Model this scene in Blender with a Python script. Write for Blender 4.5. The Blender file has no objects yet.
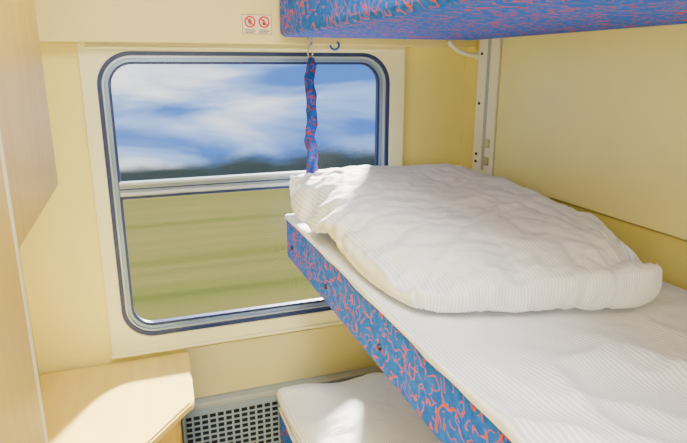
import bpy, bmesh, math, random
from mathutils import Vector, noise, Matrix
random.seed(3)
C=bpy.context.scene.collection
ZC=1.68; D=1.85; XR=1.114; XL=-0.36; CEIL=2.5; YB=-0.75

# ---------------- materials ----------------
def newmat(name):
    m=bpy.data.materials.new(name); m.use_nodes=True
    nt=m.node_tree; b=nt.nodes['Principled BSDF']
    return m,nt,b
def plain(name,col,rough=.5,metal=0,spec=.5,var=.04,scale=6,bump=0,bscale=300):
    m,nt,b=newmat(name)
    tc=nt.nodes.new('ShaderNodeTexCoord')
    n=nt.nodes.new('ShaderNodeTexNoise'); n.inputs['Scale'].default_value=scale; n.inputs['Detail'].default_value=4
    nt.links.new(tc.outputs['Object'],n.inputs['Vector'])
    r=nt.nodes.new('ShaderNodeValToRGB')
    c0=[max(0,c*(1-var)) for c in col]; c1=[min(1,c*(1+var)) for c in col]
    r.color_ramp.elements[0].position=.3; r.color_ramp.elements[1].position=.7
    r.color_ramp.elements[0].color=(*c0,1); r.color_ramp.elements[1].color=(*c1,1)
    nt.links.new(n.outputs['Fac'],r.inputs['Fac']); nt.links.new(r.outputs['Color'],b.inputs['Base Color'])
    b.inputs['Roughness'].default_value=rough; b.inputs['Metallic'].default_value=metal
    b.inputs['Specular IOR Level'].default_value=spec
    return m
def wood(name,c0,c1,rough=.35,scale=(40,40,2)):
    m,nt,b=newmat(name)
    tc=nt.nodes.new('ShaderNodeTexCoord'); mp=nt.nodes.new('ShaderNodeMapping'); mp.inputs['Scale'].default_value=scale
    n=nt.nodes.new('ShaderNodeTexNoise'); n.inputs['Scale'].default_value=1; n.inputs['Detail'].default_value=6; n.inputs['Distortion'].default_value=.6
    r=nt.nodes.new('ShaderNodeValToRGB'); r.color_ramp.elements[0].position=.30; r.color_ramp.elements[1].position=.70
    r.color_ramp.elements[0].color=(*c0,1); r.color_ramp.elements[1].color=(*c1,1)
    nt.links.new(tc.outputs['Object'],mp.inputs['Vector']); nt.links.new(mp.outputs['Vector'],n.inputs['Vector'])
    nt.links.new(n.outputs['Fac'],r.inputs['Fac']); nt.links.new(r.outputs['Color'],b.inputs['Base Color'])
    b.inputs['Roughness'].default_value=rough
    return m
def fabric(name='blue_red_upholstery',k=1.0,sc=34,w0=.017,w1=.023,dist=.4):
    m,nt,b=newmat(name); N=nt.nodes.new; L=nt.links.new
    tc=N('ShaderNodeTexCoord')
    def squig(loc,gs):
        mp=N('ShaderNodeMapping'); mp.inputs['Location'].default_value=loc; L(tc.outputs['Object'],mp.inputs['Vector'])
        n=N('ShaderNodeTexNoise'); n.inputs['Scale'].default_value=sc; n.inputs['Detail'].default_value=0; n.inputs['Distortion'].default_value=dist
        L(mp.outputs['Vector'],n.inputs['Vector'])
        s=N('ShaderNodeMath'); s.operation='SUBTRACT'; s.inputs[1].default_value=.5; L(n.outputs['Fac'],s.inputs[0])
        a=N('ShaderNodeMath'); a.operation='ABSOLUTE'; L(s.outputs[0],a.inputs[0])
        r=N('ShaderNodeMapRange'); r.inputs['From Min'].default_value=w0; r.inputs['From Max'].default_value=w1
        r.inputs['To Min'].default_value=1; r.inputs['To Max'].default_value=0; L(a.outputs[0],r.inputs['Value'])
        n2=N('ShaderNodeTexNoise'); n2.inputs['Scale'].default_value=sc*gs; n2.inputs['Detail'].default_value=0
        mp2=N('ShaderNodeMapping'); mp2.inputs['Location'].default_value=(loc[1]+3,loc[0]+5,7); L(tc.outputs['Object'],mp2.inputs['Vector']); L(mp2.outputs['Vector'],n2.inputs['Vector'])
        r2=N('ShaderNodeMapRange'); r2.inputs['From Min'].default_value=.475; r2.inputs['From Max'].default_value=.485; L(n2.outputs['Fac'],r2.inputs['Value'])
        mu=N('ShaderNodeMath'); mu.operation='MULTIPLY'; L(r.outputs[0],mu.inputs[0]); L(r2.outputs[0],mu.inputs[1]); return mu
    A=squig((0,0,0),1.0); B=squig((11.3,4.7,8.1),1.1)
    mu=N('ShaderNodeMath'); mu.operation='MAXIMUM'; L(A.outputs[0],mu.inputs[0]); L(B.outputs[0],mu.inputs[1])
    n3=N('ShaderNodeTexNoise'); n3.inputs['Scale'].default_value=60; L(tc.outputs['Object'],n3.inputs['Vector'])
    rb=N('ShaderNodeValToRGB'); rb.color_ramp.elements[0].position=.35; rb.color_ramp.elements[1].position=.65
    rb.color_ramp.elements[0].color=(.018*k,.125*k,.72*k,1); rb.color_ramp.elements[1].color=(.025*k,.17*k,.86*k,1); L(n3.outputs['Fac'],rb.inputs['Fac'])
    mx=N('ShaderNodeMix'); mx.data_type='RGBA'; L(mu.outputs[0],mx.inputs['Factor']); L(rb.outputs['Color'],mx.inputs[6]); mx.inputs[7].default_value=(.72*k,.085*k,.004*k,1)
    L(mx.outputs[2],b.inputs['Base Color']); b.inputs['Roughness'].default_value=.9; b.inputs['Specular IOR Level'].default_value=.1
    return m
def linen(name,axis='X',freq=260,col=(.955,.97,1.0),uv=True,depth=.5,dark=.80,bs=14):
    m,nt,b=newmat(name); N=nt.nodes.new; L=nt.links.new
    tc=N('ShaderNodeTexCoord'); src=tc.outputs['UV' if uv else 'Object']
    w=N('ShaderNodeTexWave'); w.bands_direction=axis; w.inputs['Scale'].default_value=freq/20; w.inputs['Distortion'].default_value=0.0
    L(src,w.inputs['Vector'])
    r=N('ShaderNodeValToRGB'); r.color_ramp.elements[0].position=.25; r.color_ramp.elements[1].position=.75
    r.color_ramp.elements[0].color=(*[c*dark for c in col],1); r.color_ramp.elements[1].color=(*col,1)
    L(w.outputs['Fac'],r.inputs['Fac']); L(r.outputs['Color'],b.inputs['Base Color'])
    b.inputs['Roughness'].default_value=.8
    n=N('ShaderNodeTexNoise'); n.inputs['Scale'].default_value=bs; n.inputs['Detail'].default_value=5; n.inputs['Distortion'].default_value=.8; L(tc.outputs['Object'],n.inputs['Vector'])
    bp=N('ShaderNodeBump'); bp.inputs['Strength'].default_value=depth; bp.inputs['Distance'].default_value=.015; L(n.outputs['Fac'],bp.inputs['Height'])
    L(bp.outputs['Normal'],b.inputs['Normal'])
    return m
M_wall=plain('cream_laminate',(.91,.84,.34),.26,var=.015)
M_wallr=plain('olive_cream_wall',(.82,.71,.19),.4,var=.015)
M_wall2=plain('cream_wall_paint',(.89,.78,.22),.45,var=.015)
M_pelmet=plain('tan_pelmet',(.83,.71,.27),.4,var=.02)
M_sill=plain('greyish_cream_panel',(.66,.60,.28),.4,var=.02)
M_shade=plain('panel_shadow',(.45,.38,.15),.5)
M_ceil=plain('ceiling_paint',(.88,.87,.80),.6)
M_floor=plain('grey_vinyl',(.10,.11,.13),.6,var=.2,scale=60)
M_frame=plain('offwhite_frame',(.88,.85,.52),.4,var=.02)
M_alu=plain('brushed_aluminium',(.22,.32,.48),.35,metal=.4,var=.05)
M_rub=plain('dark_rubber',(.012,.028,.12),.4,var=.1)
M_white=plain('white_painted_metal',(.88,.86,.64),.35,var=.02)
M_grill=plain('grey_blue_metal',(.30,.38,.45),.4,var=.03)
M_ledge=plain('grey_ledge',(.38,.42,.42),.4,var=.03)
M_rail=plain('silver_rail',(.26,.32,.38),.3,metal=.4,var=.04)
M_lip=plain('silver_lip',(.46,.52,.57),.3,metal=.3,var=.04)
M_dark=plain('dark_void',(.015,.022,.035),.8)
M_wood=wood('maple_laminate',(.70,.42,.045),(.79,.52,.08))
M_wood2=wood('pale_maple_table',(.80,.57,.12),(.86,.64,.17),scale=(30,3,30))
M_edge=wood('sunlit_maple_edge',(.92,.80,.40),(.95,.86,.50))  # sunlight on the wardrobe edge put into a paler wood colour
M_fab=fabric()
M_strap=fabric('strap_cloth',.42,50,.03,.045)
M_steel=plain('steel',(.55,.56,.58),.25,metal=1)
M_bolt=plain('dark_bolt',(.03,.03,.06),.35,metal=.5)
M_pillow=linen('striped_pillow_linen','X',freq=1000,depth=.45,dark=.82)
M_sheet=linen('striped_sheet_linen','X',freq=850,uv=False,depth=.5,bs=9,dark=.76)
M_red=plain('sign_red',(.80,.02,.01),.5); M_ink=plain('sign_black',(.06,.05,.04),.5); M_sw=plain('sign_cream',(.86,.78,.52),.5)
M_blue=plain('blue_plastic',(.02,.08,.5),.35)
def glass():
    m=bpy.data.materials.new('window_glass'); m.use_nodes=True; nt=m.node_tree; nt.nodes.clear()
    o=nt.nodes.new('ShaderNodeOutputMaterial'); t=nt.nodes.new('ShaderNodeBsdfTransparent'); g=nt.nodes.new('ShaderNodeBsdfGlossy'); g.inputs['Roughness'].default_value=.45
    x=nt.nodes.new('ShaderNodeMixShader'); x.inputs[0].default_value=.008
    nt.links.new(t.outputs[0],x.inputs[1]); nt.links.new(g.outputs[0],x.inputs[2]); nt.links.new(x.outputs[0],o.inputs[0]); return m
M_glass=glass()

# ---------------- helpers ----------------
def finish(bm,name,mat,parent=None,smooth=False,origin=None):
    bmesh.ops.recalc_face_normals(bm,faces=bm.faces)
    me=bpy.data.meshes.new(name)
    if origin is None:
        xs=[v.co for v in bm.verts]
        origin=Vector((sum((min(c.x for c in xs),max(c.x for c in xs)))/2,sum((min(c.y for c in xs),max(c.y for c in xs)))/2,min(c.z for c in xs)))
    origin=Vector(origin)
    bmesh.ops.translate(bm,verts=bm.verts,vec=-origin)
    bm.to_mesh(me); bm.free()
    if mat: me.materials.append(mat)
    if smooth:
        for p in me.polygons: p.use_smooth=True
    o=bpy.data.objects.new(name,me); C.objects.link(o)
    o.location=origin
    if parent is not None:
        o.parent=parent; o.location=origin-parent.location
    return o
def addbox(bm,x0,x1,y0,y1,z0,z1):
    g=bmesh.ops.create_cube(bm,size=1)['verts']
    for v in g: v.co=Vector(((x0+x1)/2+v.co.x*(x1-x0),(y0+y1)/2+v.co.y*(y1-y0),(z0+z1)/2+v.co.z*(z1-z0)))
    return g
def box(name,x0,x1,y0,y1,z0,z1,mat,parent=None,bev=0,seg=3):
    bm=bmesh.new(); addbox(bm,x0,x1,y0,y1,z0,z1)
    if bev: bmesh.ops.bevel(bm,geom=list(bm.edges),offset=bev,segments=seg,affect='EDGES',profile=.5)
    return finish(bm,name,mat,parent,smooth=False)
def empty(name,loc):
    o=bpy.data.objects.new(name,None); o.location=Vector(loc); o.empty_display_size=.05; C.objects.link(o); return o
def lab(o,label,cat,group=None):
    o['label']=label; o['category']=cat
    if group: o['group']=group
def struct(o,label=None):
    o['kind']='structure'
    if label: o['label']=label
def rrect(x0,x1,z0,z1,r,n=10):
    pts=[]
    for cx,cz,a0 in ((x1-r,z1-r,0),(x0+r,z1-r,90),(x0+r,z0+r,180),(x1-r,z0+r,270)):
        for i in range(n+1):
            a=math.radians(a0+90*i/n); pts.append((cx+r*math.cos(a),cz+r*math.sin(a)))
    return pts
def ring(name,outer,inner,y0,y1,mat,parent=None,bev=0):
    bm=bmesh.new(); n=len(outer)
    vs=[[bm.verts.new((p[0],y,p[1])) for p in pts] for pts,y in ((outer,y0),(inner,y0),(inner,y1),(outer,y1))]
    for k in range(4):
        a=vs[k]; b=vs[(k+1)%4]
        for i in range(n):
            j=(i+1)%n
            try: bm.faces.new((a[i],a[j],b[j],b[i]))
            except: pass
    return finish(bm,name,mat,parent)
def cyl(name,p0,p1,r,mat,parent=None,seg=20,r2=None):
    p0=Vector(p0);p1=Vector(p1); bm=bmesh.new()
    bmesh.ops.create_cone(bm,cap_ends=True,segments=seg,radius1=r,radius2=r if r2 is None else r2,depth=(p1-p0).length)
    q=(p1-p0).to_track_quat('Z','Y').to_matrix().to_4x4()
    bmesh.ops.transform(bm,matrix=Matrix.Translation((p0+p1)/2)@q,verts=bm.verts)
    return finish(bm,name,mat,parent,smooth=False)
def tube(name,pts,r,mat,parent=None,cyc=False):
    cu=bpy.data.curves.new(name,'CURVE'); cu.dimensions='3D'; cu.bevel_depth=r; cu.bevel_resolution=4; cu.use_fill_caps=True
    sp=cu.splines.new('POLY'); sp.points.add(len(pts)-1)
    for i,p in enumerate(pts): sp.points[i].co=(*p,1)
    sp.use_cyclic_u=cyc
    o=bpy.data.objects.new(name,cu); C.objects.link(o)
    dg=bpy.context.evaluated_depsgraph_get(); me=bpy.data.meshes.new_from_object(o.evaluated_get(dg)); bpy.data.objects.remove(o)
    bm=bmesh.new(); bm.from_mesh(me); return finish(bm,name,mat,parent,smooth=True)
Z=lambda z: ZC+z

# ---------------- cloth bedding (simulated first, in a light scene) ----------------
def cushion_mesh(name,corners,z,th,n,ny,edge_w=.06,rnd=.25,jit_a=.010,box_edge=True,rnd_near=None):
    cs=[Vector((*c,0)) for c in corners]
    W=(cs[1]-cs[0]).length; Lg=(cs[3]-cs[0]).length
    bm=bmesh.new(); uvl=bm.loops.layers.uv.new('UVMap'); uvd={}
    G=[]
    for side in (1,-1):
        g=[]
        for j in range(ny+1):
            row=[]
            for i in range(n+1):
                a=2*i/n-1; b=2*j/ny-1
                if box_edge: a=math.sin(a*math.pi/2)*.45+a*.55; b=math.sin(b*math.pi/2)*.45+b*.55
                edge=(i in(0,n)) or (j in(0,ny))
                rn=rnd if (rnd_near is None or b>0 or a<0) else rnd_near
                ua=(a*math.sqrt(1-rn*b*b*b*b/2)+1)/2; vb=(b*math.sqrt(1-rn*a*a*a*a/2)+1)/2
                p=cs[0]*(1-ua)*(1-vb)+cs[1]*ua*(1-vb)+cs[2]*ua*vb+cs[3]*(1-ua)*vb
                if side==-1 and edge: row.append(G[0][j][i]); continue
                dd=min((1-abs(a))*W/2,(1-abs(b))*Lg/2)
                e=1 if dd>edge_w else (math.sqrt(max(0,1-(1-dd/edge_w)**2)) if box_edge else dd/edge_w)
                jit=noise.noise(Vector((p.x*9,p.y*9,side*3)))*jit_a*e
                vv=bm.verts.new((p.x,p.y,z+side*th*e+jit)); uvd[vv]=((a+1)/2*W,(b+1)/2*Lg); row.append(vv)
            g.append(row)
        G.append(g)
    for k,g in enumerate(G):
        for j in range(ny):
            for i in range(n):
                q=(g[j][i],g[j][i+1],g[j+1][i+1],g[j+1][i])
                bm.faces.new(q if k==0 else q[::-1])
    for f in bm.faces:
        for l in f.loops: l[uvl].uv=uvd[l.vert]
    me=bpy.data.meshes.new(name); bm.to_mesh(me); bm.free()
    o=bpy.data.objects.new(name,me); C.objects.link(o); return o
def simulate(o,frames,mass,press,vol,tens=15,bend=.5,shrink=0.0):
    sc=bpy.context.scene; sc.frame_start=1; sc.frame_end=frames+1
    m=o.modifiers.new('cloth','CLOTH'); s=m.settings
    s.quality=6; s.mass=mass; s.air_damping=2
    s.tension_stiffness=tens; s.compression_stiffness=tens; s.shear_stiffness=tens*.5; s.bending_stiffness=bend
    s.tension_damping=5; s.compression_damping=5; s.shear_damping=5; s.bending_damping=.5
    s.use_pressure=True; s.uniform_pressure_force=press; 
    if vol: s.use_pressure_volume=True; s.target_volume=vol
    s.shrink_min=shrink
    c=m.collision_settings; c.use_collision=True; c.distance_min=.004; c.collision_quality=3; c.use_self_collision=False; c.friction=15
    m.point_cache.frame_start=1; m.point_cache.frame_end=frames+1
    sc.frame_set(1)
    for f in range(2,frames+1): sc.frame_set(f)
    dg=bpy.context.evaluated_depsgraph_get(); ev=o.evaluated_get(dg)
    me=bpy.data.meshes.new_from_object(ev)
    o.modifiers.clear(); o.data=me
    sc.frame_set(1)
    return o
def creases(o,zb,amp,seed,ang=.6,fs=1.0):
    me=o.data; ns=[v.normal.copy() for v in me.vertices]
    ca,sa=math.cos(ang),math.sin(ang)
    for v,nn in zip(me.vertices,ns):
        h=v.co.z-zb
        if h<.012: continue
        k=min(1,(h-.012)/.03)
        x=v.co.x*ca+v.co.y*sa; y=-v.co.x*sa+v.co.y*ca
        wx=noise.noise(Vector((v.co.x*3,v.co.y*3,seed)))*.12; wy=noise.noise(Vector((v.co.x*3+9,v.co.y*3,seed)))*.12
        r1=max(0,1-abs(noise.noise(Vector(((x+wx)*4*fs,(y+wy)*13*fs,seed+2))))*4)
        r2=max(0,1-abs(noise.noise(Vector(((x+wx)*15*fs,(y-wy)*6*fs,seed+5))))*4)
        msk=.4+.9*max(0,noise.noise(Vector((v.co.x*4,v.co.y*4,seed+8)))+.25)
        v.co+=nn*(amp*k*msk*(r1**1.5*.9-r2**1.5*.7))
def sstep(t):
    t=max(0,min(1,t)); return t*t*(3-2*t)
ztop=Z(-.456)
colb=box('tmp_collider',.30,XR-.028,-.4,1.80,ztop-.3,ztop-.004,None)
colw=box('tmp_collider',XR-.028,XR+.2,-.4,1.90,ztop-.3,ztop+.8,None)
for q in (colb,colw):
    q.modifiers.new('c','COLLISION'); q.collision.thickness_outer=.003; q.collision.cloth_friction=20
pil=cushion_mesh('pillow',[(.465,1.36),(1.075,1.36),(1.075,1.755),(.450,1.757)],ztop+.045,.034,50,34,rnd=0.0)
simulate(pil,24,.02,3.0,.0155)
for v in pil.data.vertices:
    d=(Vector((v.co.x,v.co.y))-Vector((.46,1.75))).length
    f=sstep(1-d/.40)
    v.co.z=ztop+(v.co.z-ztop)*(1+.35*f)
pil.modifiers.new('c','COLLISION'); pil.collision.thickness_outer=.004; pil.collision.cloth_friction=20
duv=cushion_mesh('duvet',[(.452,.895),(1.020,.735),(1.078,1.755),(.398,1.782)],ztop+.125,.044,80,104,edge_w=.065,rnd=.05,rnd_near=.55)
simulate(duv,46,.02,2.9,.043,bend=.08,shrink=-.05)
pil.modifiers.clear()
for q in (colb,colw): bpy.data.objects.remove(q)
for v in duv.data.vertices:
    h=v.co.z-ztop
    near=sstep((1.55-v.co.y)/.45)
    t=sstep((h-.006)/.03)
    h2=.135*(max(h,1e-4)/.135)**.58
    wallside=sstep((v.co.x-.62)/.3)*sstep((1.5-v.co.y)/.3)
    h2*=1+.22*wallside
    hn=h+(h2-h)*t*near
    if hn>.12: hn=.12+(hn-.12)*.5
    fr=sstep((.530-v.co.x)/.08)*sstep((v.co.y-1.25)/.25)
    hn=hn-(hn-.003)*fr*.80*sstep((.120-hn)/.08) if hn>.003 else hn
    v.co.z=ztop+hn
    v.co.x-=.012*fr
for v in pil.data.vertices:
    v.co.z=ztop+(v.co.z-ztop)*.80
    v.co.x=1.075-(1.075-v.co.x)*.90
zlow=Z(-1.150)
colb=box('tmp_collider',.35,XR-.02,-.4,1.80,zlow-.3,zlow-.004,None)
colb.modifiers.new('c','COLLISION'); colb.collision.thickness_outer=.003; colb.collision.cloth_friction=20
lowp=cushion_mesh('duvet',[(.388,.95),(1.0,.95),(1.0,1.765),(.374,1.772)],zlow+.045,.038,56,66,rnd=.0,edge_w=.04)
simulate(lowp,26,.02,2.0,.034,bend=.5,shrink=-.005)
bpy.data.objects.remove(colb)
creases(duv,ztop,.011,3); creases(duv,ztop,.0048,13,-.3,1.9)
def settle(o,label,cat,mat):
    me=o.data; me.materials.clear(); me.materials.append(mat)
    co=[v.co.copy() for v in me.vertices]
    org=Vector(((min(c.x for c in co)+max(c.x for c in co))/2,(min(c.y for c in co)+max(c.y for c in co))/2,min(c.z for c in co)))
    for v in me.vertices: v.co-=org
    o.location=org
    for p in me.polygons: p.use_smooth=True
    sm=o.modifiers.new('sub','SUBSURF'); sm.levels=1; sm.render_levels=1
    lab(o,label,cat)
settle(pil,'white striped pillow at the window end of the middle berth','pillow',M_pillow)
settle(duv,'puffy white striped folded duvet lying on the middle berth','duvet',M_pillow)
settle(lowp,'white folded duvet on the lower berth beside the heater','duvet',M_pillow)

# ---------------- room ----------------
struct(box('floor',XL-.05,XR+.05,YB-.05,D+.08,-.05,0,M_floor))
struct(box('ceiling',XL-.05,XR+.05,YB-.05,D+.08,CEIL,CEIL+.05,M_ceil))
struct(box('wall_left',XL-.05,XL,YB,D,0,CEIL,M_wall2))
struct(box('wall_right',XR,XR+.05,YB,D,0,CEIL,M_wallr))
struct(box('wall_back',XL-.05,XR+.05,YB-.05,YB,0,CEIL,M_wall2))
WX0,WX1,WZ0,WZ1=-.100,.820,Z(-.856),Z(.043)
hole=rrect(WX0,WX1,WZ0,WZ1,.10)
struct(ring('wall_window',rrect(XL-.05,XR+.05,0,CEIL,.0005),hole,D,D+.08,M_wall2))
struct(box('trim_1',XR-.022,XR,YB+.01,1.60,Z(-.362),CEIL,M_wall,bev=.003),'cream laminate wall panel above the berth')
struct(box('trim_3',XR-.010,XR,YB+.01,1.60,Z(-.369),Z(-.3625),M_shade),'thin shadow strip beneath the wall panel')  # dark strip coloured in as the shade under the panel
struct(box('trim_4',.08,XR-.002,D-.008,D,Z(-1.117),Z(-.922),M_sill,bev=.002),'greyish cream panel between the window and the heater')

# ---------------- window ----------------
w=empty('window_1',(.36,D,WZ0)); struct(w,'train window with rounded corners, lower pane and tilting upper pane')
ring('outer_frame',rrect(-.140,.872,Z(-.907),Z(.068),.012),rrect(WX0,WX1,WZ0,WZ1,.10),D-.016,D+.0,M_frame,w)
box('frame_sill',-.143,.875,D-.024,D-.0165,Z(-.912),Z(-.900),M_frame,w,bev=.002)
def rr(i,r=.1): return rrect(WX0+i,WX1-i,WZ0+i,WZ1-i,max(r-i,.01))
ring('rubber_seal',rr(0.0005),rr(.012),D-.012,D+.085,M_rub,w)
ring('sash_frame',rr(.0125),rr(.018),D-.004,D+.022,M_lip,w)
ring('sash_inner_frame',rr(.0185),rr(.029),D+.004,D+.022,M_alu,w)
ring('pane_seal',rr(.0295),rr(.037),D+.008,D+.022,M_rub,w)
box('mid_rail',WX0+.030,WX1-.030,D-.004,D+.022,Z(-.388),Z(-.342),M_rail,w,bev=.004)
box('rail_lip',WX0+.032,WX1-.032,D-.016,D-.0045,Z(-.350),Z(-.341),M_lip,w,bev=.002)
box('rail_lip',WX0+.032,WX1-.032,D-.010,D-.0045,Z(-.384),Z(-.373),M_lip,w,bev=.002)
box('rail_groove',WX0+.032,WX1-.032,D-.0048,D-.0038,Z(-.366),Z(-.362),M_rub,w)
box('rail_seal',WX0+.032,WX1-.032,D-.002,D+.022,Z(-.395),Z(-.3885),M_rub,w)
box('window_pane',WX0+.034,WX1-.034,D+.023,D+.027,Z(-.37),WZ1-.034,M_glass,w)
box('window_pane',WX0+.034,WX1-.034,D+.023,D+.027,WZ0+.034,Z(-.371),M_glass,w)
b=empty('blind_bar',(.36,D-.03,Z(.045)))
tube('bar',[(-.12,D-.028,Z(.052)),(.86,D-.028,Z(.052))],.0055,M_frame,b)
tube('bar_bracket',[(-.11,D-.028,Z(.052)),(-.11,D-.016,Z(.052))],.006,M_white,b)
tube('bar_bracket',[(.85,D-.028,Z(.052)),(.85,D-.016,Z(.052))],.006,M_white,b)
lab(b,'long pale pull bar of the roller blind above the window','blind bar')

struct(box('trim_2',XL,XR,1.78,D,Z(.064),CEIL,M_pelmet,bev=.004),'tan pelmet beam above the window')

# safety sign on pelmet
sg=empty('safety_sign',(.36,1.78,Z(.095)))
yS=1.78
box('sign_border',.316,.404,yS-.0008,yS,Z(.0925),Z(.1475),M_ink,sg)
box('sign_plate',.3172,.4028,yS-.0013,yS-.0009,Z(.0937),Z(.1463),M_sw,sg)
for cx in (.339,.381):
    cz=Z(.127)
    def circ(r,n=28): return [(cx+r*math.cos(2*math.pi*i/n),cz+r*math.sin(2*math.pi*i/n)) for i in range(n)]
    ring('prohibition_ring',circ(.0168),circ(.0122),yS-.0028,yS-.0014,M_red,sg)
    bm=bmesh.new(); g=addbox(bm,-.0020,.0020,yS-.0028,yS-.0014,-.0130,.0130)
    bmesh.ops.rotate(bm,verts=bm.verts,cent=(0,0,0),matrix=Matrix.Rotation(math.radians(-45),3,'Y'))
    bmesh.ops.translate(bm,verts=bm.verts,vec=(cx,0,cz)); finish(bm,'prohibition_slash',M_red,sg)
    bm=bmesh.new()
    if cx<.36:
        addbox(bm,cx-.002,cx+.002,yS-.0019,yS-.0014,cz-.008,cz+.009); addbox(bm,cx-.006,cx+.005,yS-.0019,yS-.0014,cz-.003,cz+.003)
    else:
        addbox(bm,cx-.004,cx+.004,yS-.0019,yS-.0014,cz-.009,cz+.002); addbox(bm,cx-.0015,cx+.0015,yS-.0019,yS-.0014,cz+.002,cz+.009)
    finish(bm,'pictogram',M_ink,sg)
    bm=bmesh.new()
    for k in range(3): addbox(bm,cx-.016,cx+.016-.005*(k==0),yS-.0019,yS-.0014,Z(.0955)+.0040*k,Z(.0955)+.0040*k+.0018)
    finish(bm,'sign_caption',M_ink,sg)
lab(sg,'small cream sticker with two red prohibition symbols on the beam','sign')

# ---------------- left side joinery ----------------
c=empty('wall_cabinet',(XL+.1,.9,Z(-.210)))
box('body',XL,-.150,.66,1.107,Z(-.205),CEIL-.005,M_wood,c,bev=.003)
box('door_panel',-.1495,-.140,.662,1.105,Z(-.203),CEIL-.01,M_wood,c,bev=.003)
lab(c,'tall maple laminate cupboard fixed high on the side wall','cabinet')
c=empty('wardrobe',(XL+.1,.3,0))
box('body',XL,-.128,YB+.01,.60,0,CEIL-.005,M_wood,c)
box('edge_strip',XL,-.121,.6005,.620,0,CEIL-.005,M_edge,c,bev=.004)
box('door_panel',-.1275,-.120,-.3,.598,.08,CEIL-.08,M_wood,c,bev=.002)
lab(c,'floor-to-ceiling maple wardrobe panel with sunlight painted pale on its edge','wardrobe')

# table
zt=Z(-.926)
def tabletop(name,inset,z0,z1,mat,parent,bev):
    pts=[(XL,D-.018),(.098-inset,D-.018),(.086-inset,1.535),(.078-inset,1.512),(.060-inset,1.492),(-.035-inset,1.372),(-.16,1.22+inset),(XL,1.20+inset)]
    bm=bmesh.new(); vs=[bm.verts.new((x,y,z0)) for x,y in pts]; f=bm.faces.new(vs)
    e=bmesh.ops.extrude_face_region(bm,geom=[f]); vv=[v for v in e['geom'] if isinstance(v,bmesh.types.BMVert)]
    bmesh.ops.translate(bm,verts=vv,vec=(0,0,z1-z0))
    if bev:
        bmesh.ops.bevel(bm,geom=[ed for ed in bm.edges if abs(ed.verts[0].co.z-ed.verts[1].co.z)<1e-6],offset=bev,segments=3,affect='EDGES')
    return finish(bm,name,mat,parent)
t=empty('side_table',(XL+.2,1.6,0))
tabletop('tabletop',0,zt-.028,zt,M_wood2,t,.006)
tabletop('base_cabinet',.045,0,zt-.029,M_wood,t,0)
lab(t,'maple corner table with angled front under the window','table')

# ---------------- heater ----------------
h=empty('heater_cover',(.6,D-.03,.1))
hx0,hx1=.060,XR-.002
box('top_ledge',hx0,hx1,D-.046,D-.001,Z(-1.138),Z(-1.118),M_ledge,h,bev=.003)
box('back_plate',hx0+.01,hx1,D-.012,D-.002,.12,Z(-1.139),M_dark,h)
bm=bmesh.new(); yy0,yy1=D-.042,D-.038
zt2=Z(-1.139); zb=.14
addbox(bm,hx0,hx1,yy0,yy1,zt2-.020,zt2); addbox(bm,hx0,hx1,yy0,yy1,.12,zb+.03)
x=hx0
while x<hx1:
    addbox(bm,x,x+.0068,yy0,yy1,zb,zt2-.018); x+=.0275
z=zb+.03
while z<zt2-.02:
    addbox(bm,hx0,hx1,yy0+.0005,yy1-.0005,z,z+.0062); z+=.0215
finish(bm,'grille',M_grill,h)
box('end_plate',hx0-.004,hx0,D-.046,D-.001,.1,Z(-1.1385),M_grill,h)
box('foot',hx0,hx1,D-.05,D-.001,0,.119,M_grill,h)
lab(h,'grey metal heater cover with square-holed grille below the window','heater')

# ---------------- bunks ----------------
BX=.430
def bunk(name,z0,z1,y0,y1,x0,label,n_bolt=True,bev=.018):
    r=empty(name,((x0+XR)/2,(y0+y1)/2,z0))
    box('frame',x0,XR-.034,y0,y1,z0,z1,M_fab,r,bev=bev,seg=5)
    if n_bolt:
        for y in (1.70,1.347,.987,.63,.27,-.09):
            cyl('bolt',(x0+.001,y,z0+.050),(x0-.005,y,z0+.050),.0085,M_bolt,r,r2=.006)
    lab(r,label,'bunk bed'); return r
mid=bunk('bunk_bed',Z(-.608),Z(-.466),-.25,1.770,BX,'middle berth with blue upholstered side patterned in red squiggles',bev=.006)
box('support_bracket',XR-.033,XR-.001,1.2,1.5,Z(-.588),Z(-.50),M_steel,mid)
top=bunk('bunk_bed',Z(.083),Z(.235),-.25,1.748,BX-.012,'upper berth underside covered in blue fabric with red squiggles',False)
low=bunk('bunk_bed',Z(-1.29),Z(-1.164),-.25,1.770,.385,'lower berth with blue patterned seat and white bedding',False,bev=.006)
box('seat_base',.46,XR-.016,-.25,1.76,0,Z(-1.291),M_wall2,low)

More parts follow.
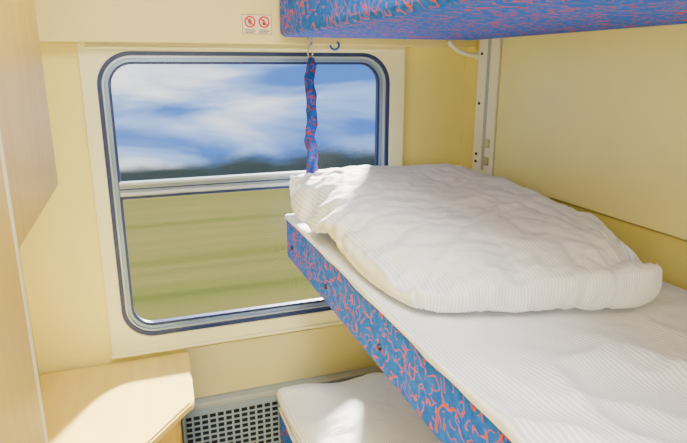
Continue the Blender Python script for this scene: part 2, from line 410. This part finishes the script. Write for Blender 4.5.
def sheet(name,x0,x1,y0,y1,zt,drop,mat,amp=.004,label='',R=.006,tuck=True):
    bm=bmesh.new(); prof=[]
    prof.append((x0-.002,zt-max(drop,R+.001)))
    for i in range(7):
        a=math.pi-math.pi/2*i/6; prof.append((x0-.002+R+R*math.cos(a),zt-R+R*math.sin(a)))
    n=60
    for i in range(1,n+1): prof.append((x0-.002+R+(x1-x0-R)*i/n,zt))
    ny=240; rows=[]
    for j in range(ny+1):
        y=y0+(y1-y0)*j/ny; row=[]
        for k,(px,pz) in enumerate(prof):
            s1=1-abs(noise.noise(Vector((px*4+y*2.2,y*2.6-px*3,zt))))*2.2
            s2=1-abs(noise.noise(Vector((px*8-y*4,y*6+px*3,4))))*2.2
            nz=max(0,s1)**3*amp*1.6+max(0,s2)**3*amp*.6+abs(noise.noise(Vector((px*4,y*4,zt*3))))*amp
            q=noise.noise(Vector((y*9,pz*3,7)))
            ddx=-.001-.004*abs(q) if k<5 else 0
            fade=1 if k>10 else k/11
            row.append(bm.verts.new((px+ddx,y,pz+nz*fade*(.08 if y>.80 else min(1,.08+(.80-y)*5))+(.006*q if k==0 else 0))))
        rows.append(row)
    for j in range(ny):
        for k in range(len(prof)-1): bm.faces.new((rows[j][k],rows[j][k+1],rows[j+1][k+1],rows[j+1][k]))
    if tuck:
        last=rows[-1]; end=[bm.verts.new((v.co.x,y1+.006,v.co.z-.016)) for v in last]
        for k in range(len(prof)-1): bm.faces.new((last[k],last[k+1],end[k+1],end[k]))
    o=finish(bm,name,mat,None,smooth=True)
    lab(o,label,'bed sheet'); return o
sheet('bed_sheet',BX,XR-.036,-.22,1.768,Z(-.464),.012,M_sheet,amp=.013,label='white finely striped sheet spread over the middle berth')
sheet('bed_sheet',.385,XR-.036,-.22,1.76,Z(-1.160),.008,M_sheet,amp=.004,label='white sheet spread over the lower berth',tuck=False)

# ---------------- strap ----------------
sx,sy=.518,1.763
s=empty('safety_strap',(sx,sy,Z(-.32)))
bm=bmesh.new(); nz=160; z0s,z1s=Z(-.345),Z(.026); prev=None
for k in range(nz+1):
    f=k/nz; z=z0s+(z1s-z0s)*f
    wd=.0180*(1-.20*f)*(1+.07*math.sin(f*47)+.05*math.sin(f*29))
    if f>.96: wd*=.65
    ring_=[]
    for i in range(24):
        a=2*math.pi*i/24; rad=wd*(1+.17*math.cos(3*a-f*26))
        ring_.append(bm.verts.new((sx+rad*math.cos(a)+.003*math.sin(f*14),min(1.7775,sy+rad*math.sin(a)*.75),z)))
    if prev:
        for i in range(24): bm.faces.new((prev[i],prev[(i+1)%24],ring_[(i+1)%24],ring_[i]))
    else: bm.faces.new(ring_[::-1])
    prev=ring_
bm.faces.new(prev); finish(bm,'strap_webbing',M_strap,s,smooth=True)
tube('carabiner',[(sx+.008*math.cos(a*math.pi/8),sy,Z(.044)+.019*math.sin(a*math.pi/8)) for a in range(16)],.0028,M_steel,s,cyc=True)
tube('upper_hook',[(sx+.007*math.cos(a*math.pi/8),sy,Z(.076)+.015*math.sin(a*math.pi/8)) for a in range(16)],.0028,M_steel,s,cyc=True)
lab(s,'twisted blue and red fabric strap hanging from the upper berth','strap')
hk=tube('coat_hook',[(.60+.014*math.cos(math.pi+a*math.pi/10),1.772,Z(.064)+.014*math.sin(math.pi+a*math.pi/10)) for a in range(0,11)]+[(.614,1.773,Z(.068)),(.612,1.784,Z(.074))],.0035,M_blue)
lab(hk,'small blue plastic hook under the beam','hook')

# ---------------- guide rail on right wall ----------------
r=empty('berth_guide_rail',(XR-.01,1.66,Z(-.36)))
box('channel',XR-.024,XR-.001,1.612,1.728,Z(-.36),CEIL-.02,M_white,r,bev=.004)
box('groove',XR-.0252,XR-.0240,1.655,1.672,Z(-.34),CEIL-.04,M_ledge,r)
for z in (-.315,-.29,-.12,.04): cyl('screw',(XR-.0245,1.703,Z(z)),(XR-.0275,1.703,Z(z)),.005,M_bolt,r)
for z in (-.32,-.26): box('latch',XR-.031,XR-.0243,1.625,1.650,Z(z),Z(z+.028),M_steel,r,bev=.002)
lab(r,'cream metal guide rail with screws and latches on the side wall','rail')
br=empty('berth_bracket',(XR-.05,1.765,Z(.05)))
tube('arm',[(XR-.004,1.760,Z(.035)),(XR-.05,1.762,Z(.04)),(XR-.09,1.762,Z(.055)),(XR-.12,1.762,Z(.08))],.008,M_white,br)
tube('mount',[(XR-.001,1.760,Z(.035)),(XR-.008,1.760,Z(.035))],.014,M_white,br)
lab(br,'white curved bracket beneath the upper berth','bracket')

# ---------------- door behind ----------------
d=empty('door_1',(.15,YB+.02,0)); struct(d,'cream compartment door')
box('door_leaf',.0,.42,YB+.001,YB+.03,.01,2.0,M_wall2,d,bev=.003)
tube('handle',[(.06,YB+.03,1.0),(.06,YB+.06,1.0),(.15,YB+.06,1.0)],.008,M_steel,d)

# ---------------- outside ----------------
def streak(name,cols,scale,det=6):
    m,nt,b=newmat(name); N=nt.nodes.new; L=nt.links.new
    tc=N('ShaderNodeTexCoord'); mp=N('ShaderNodeMapping'); mp.inputs['Scale'].default_value=scale
    n=N('ShaderNodeTexNoise'); n.inputs['Scale'].default_value=1; n.inputs['Detail'].default_value=det
    r=N('ShaderNodeValToRGB'); el=r.color_ramp.elements
    el[0].position=.3; el[0].color=(*cols[0],1); el[1].position=.7; el[1].color=(*cols[-1],1)
    for i,cc in enumerate(cols[1:-1]): e=el.new(.3+.4*(i+1)/(len(cols)-1)); e.color=(*cc,1)
    L(tc.outputs['Object'],mp.inputs['Vector']); L(mp.outputs['Vector'],n.inputs['Vector']); L(n.outputs['Fac'],r.inputs['Fac']); L(r.outputs['Color'],b.inputs['Base Color'])
    b.inputs['Roughness'].default_value=1; b.inputs['Specular IOR Level'].default_value=0
    return m,nt,b,r
M_field,_,_,_=streak('meadow',[(.030,.042,.009),(.052,.057,.015),(.072,.066,.022),(.048,.054,.014),(.086,.078,.032)],(.015,.45,.5),3)
f=box('ground',-60,90,3.0,33,Z(-6.3),Z(-6.0),M_field); struct(f,'green and straw coloured meadow outside')
M_tree,nt,b,_=streak('treeline_leaves',[(.075,.105,.085),(.095,.125,.10),(.12,.15,.11)],(.10,.5,1.2))
N=nt.nodes.new; L=nt.links.new
tc=N('ShaderNodeTexCoord'); sp=N('ShaderNodeSeparateXYZ'); L(tc.outputs['Object'],sp.inputs[0])
mp=N('ShaderNodeMapping'); mp.inputs['Scale'].default_value=(.22,.2,.6); L(tc.outputs['Object'],mp.inputs['Vector'])
n=N('ShaderNodeTexNoise'); n.inputs['Scale'].default_value=1; n.inputs['Detail'].default_value=3; L(mp.outputs['Vector'],n.inputs['Vector'])
mm=N('ShaderNodeMath'); mm.operation='MULTIPLY_ADD'; mm.inputs[1].default_value=-2.0; L(n.outputs['Fac'],mm.inputs[0]); L(sp.outputs['Z'],mm.inputs[2])
mr=N('ShaderNodeMapRange'); mr.interpolation_type='SMOOTHSTEP'; mr.inputs['From Min'].default_value=-.55; mr.inputs['From Max'].default_value=.55; mr.inputs['To Min'].default_value=1; mr.inputs['To Max'].default_value=0
L(mm.outputs[0],mr.inputs['Value']); L(mr.outputs[0],b.inputs['Alpha'])
bm=bmesh.new(); prev=None
for i in range(301):
    x=-45+i*.45
    hh=2.2+.3*noise.noise(Vector((x*.12,0,0)))+.15*noise.noise(Vector((x*.5,3,0)))
    pr=[(x,32.0,Z(-6)),(x,32.1,Z(-6)+hh*.6),(x,32.2,Z(-6)+hh)]
    cur=[bm.verts.new(p) for p in pr]
    if prev:
        for k in range(2): bm.faces.new((prev[k],prev[k+1],cur[k+1],cur[k]))
    prev=cur
o=finish(bm,'treeline',M_tree,None,smooth=True); o['kind']='stuff'; lab(o,'distant dark green treeline beyond the meadow','trees')

# ---------------- world ----------------
wd=bpy.data.worlds.new('sky'); bpy.context.scene.world=wd; wd.use_nodes=True; nt=wd.node_tree; N=nt.nodes.new; L=nt.links.new
bg=nt.nodes['Background']; tc=N('ShaderNodeTexCoord')
mp=N('ShaderNodeMapping'); mp.inputs['Scale'].default_value=(2.6,2.6,12); mp.inputs['Rotation'].default_value=(0,math.radians(30),0); mp.inputs['Location'].default_value=(1.3,.4,.5)
n=N('ShaderNodeTexNoise'); n.inputs['Scale'].default_value=1.2; n.inputs['Detail'].default_value=4; n.inputs['Roughness'].default_value=.5; n.inputs['Distortion'].default_value=.35
L(tc.outputs['Generated'],mp.inputs['Vector']); L(mp.outputs['Vector'],n.inputs['Vector'])
r=N('ShaderNodeValToRGB'); el=r.color_ramp.elements
el[0].position=.36; el[0].color=(.06,.18,.56,1); el[1].position=.63; el[1].color=(1,1,1,1)
e=el.new(.485); e.color=(.29,.47,.84,1)
L(n.outputs['Fac'],r.inputs['Fac'])
L(r.outputs['Color'],bg.inputs['Color']); bg.inputs['Strength'].default_value=1.9

# ---------------- lights ----------------
def sun(travel,st,ang,col):
    l=bpy.data.lights.new('sun','SUN'); l.energy=st; l.angle=math.radians(ang); l.color=col
    o=bpy.data.objects.new('sun',l); C.objects.link(o); o.rotation_euler=Vector(travel).to_track_quat('-Z','Y').to_euler(); o.location=(0,5,6)
sun((-.50,-1,-.60),48.0,4,(1,.95,.84))
def area(name,loc,tgt,sx,sy,p,col):
    l=bpy.data.lights.new(name,'AREA'); l.shape='RECTANGLE'; l.size=sx; l.size_y=sy; l.energy=p; l.color=col
    o=bpy.data.objects.new(name,l); C.objects.link(o); o.location=loc; o.rotation_euler=(Vector(tgt)-Vector(loc)).to_track_quat('-Z','Y').to_euler()
area('ceiling_fill',(.13,.2,CEIL-.03),(.13,.2,0),.4,1.2,38,(.94,.97,1))  # unseen fill added to brighten the closed compartment, no fixture modelled
area('rear_fill',(.15,-.55,1.75),(.5,1.2,1.3),.5,.5,10,(.94,.97,1))  # second added fill, inside the room behind the camera

# ---------------- camera ----------------
cam=bpy.data.cameras.new('camera'); co=bpy.data.objects.new('camera',cam); C.objects.link(co)
cam.sensor_width=36; cam.lens=36*575/687; cam.clip_start=.02; cam.clip_end=500
co.location=(0,0,ZC); co.rotation_euler=(math.radians(90-15.1),0,math.radians(-19.55))
bpy.context.scene.camera=co
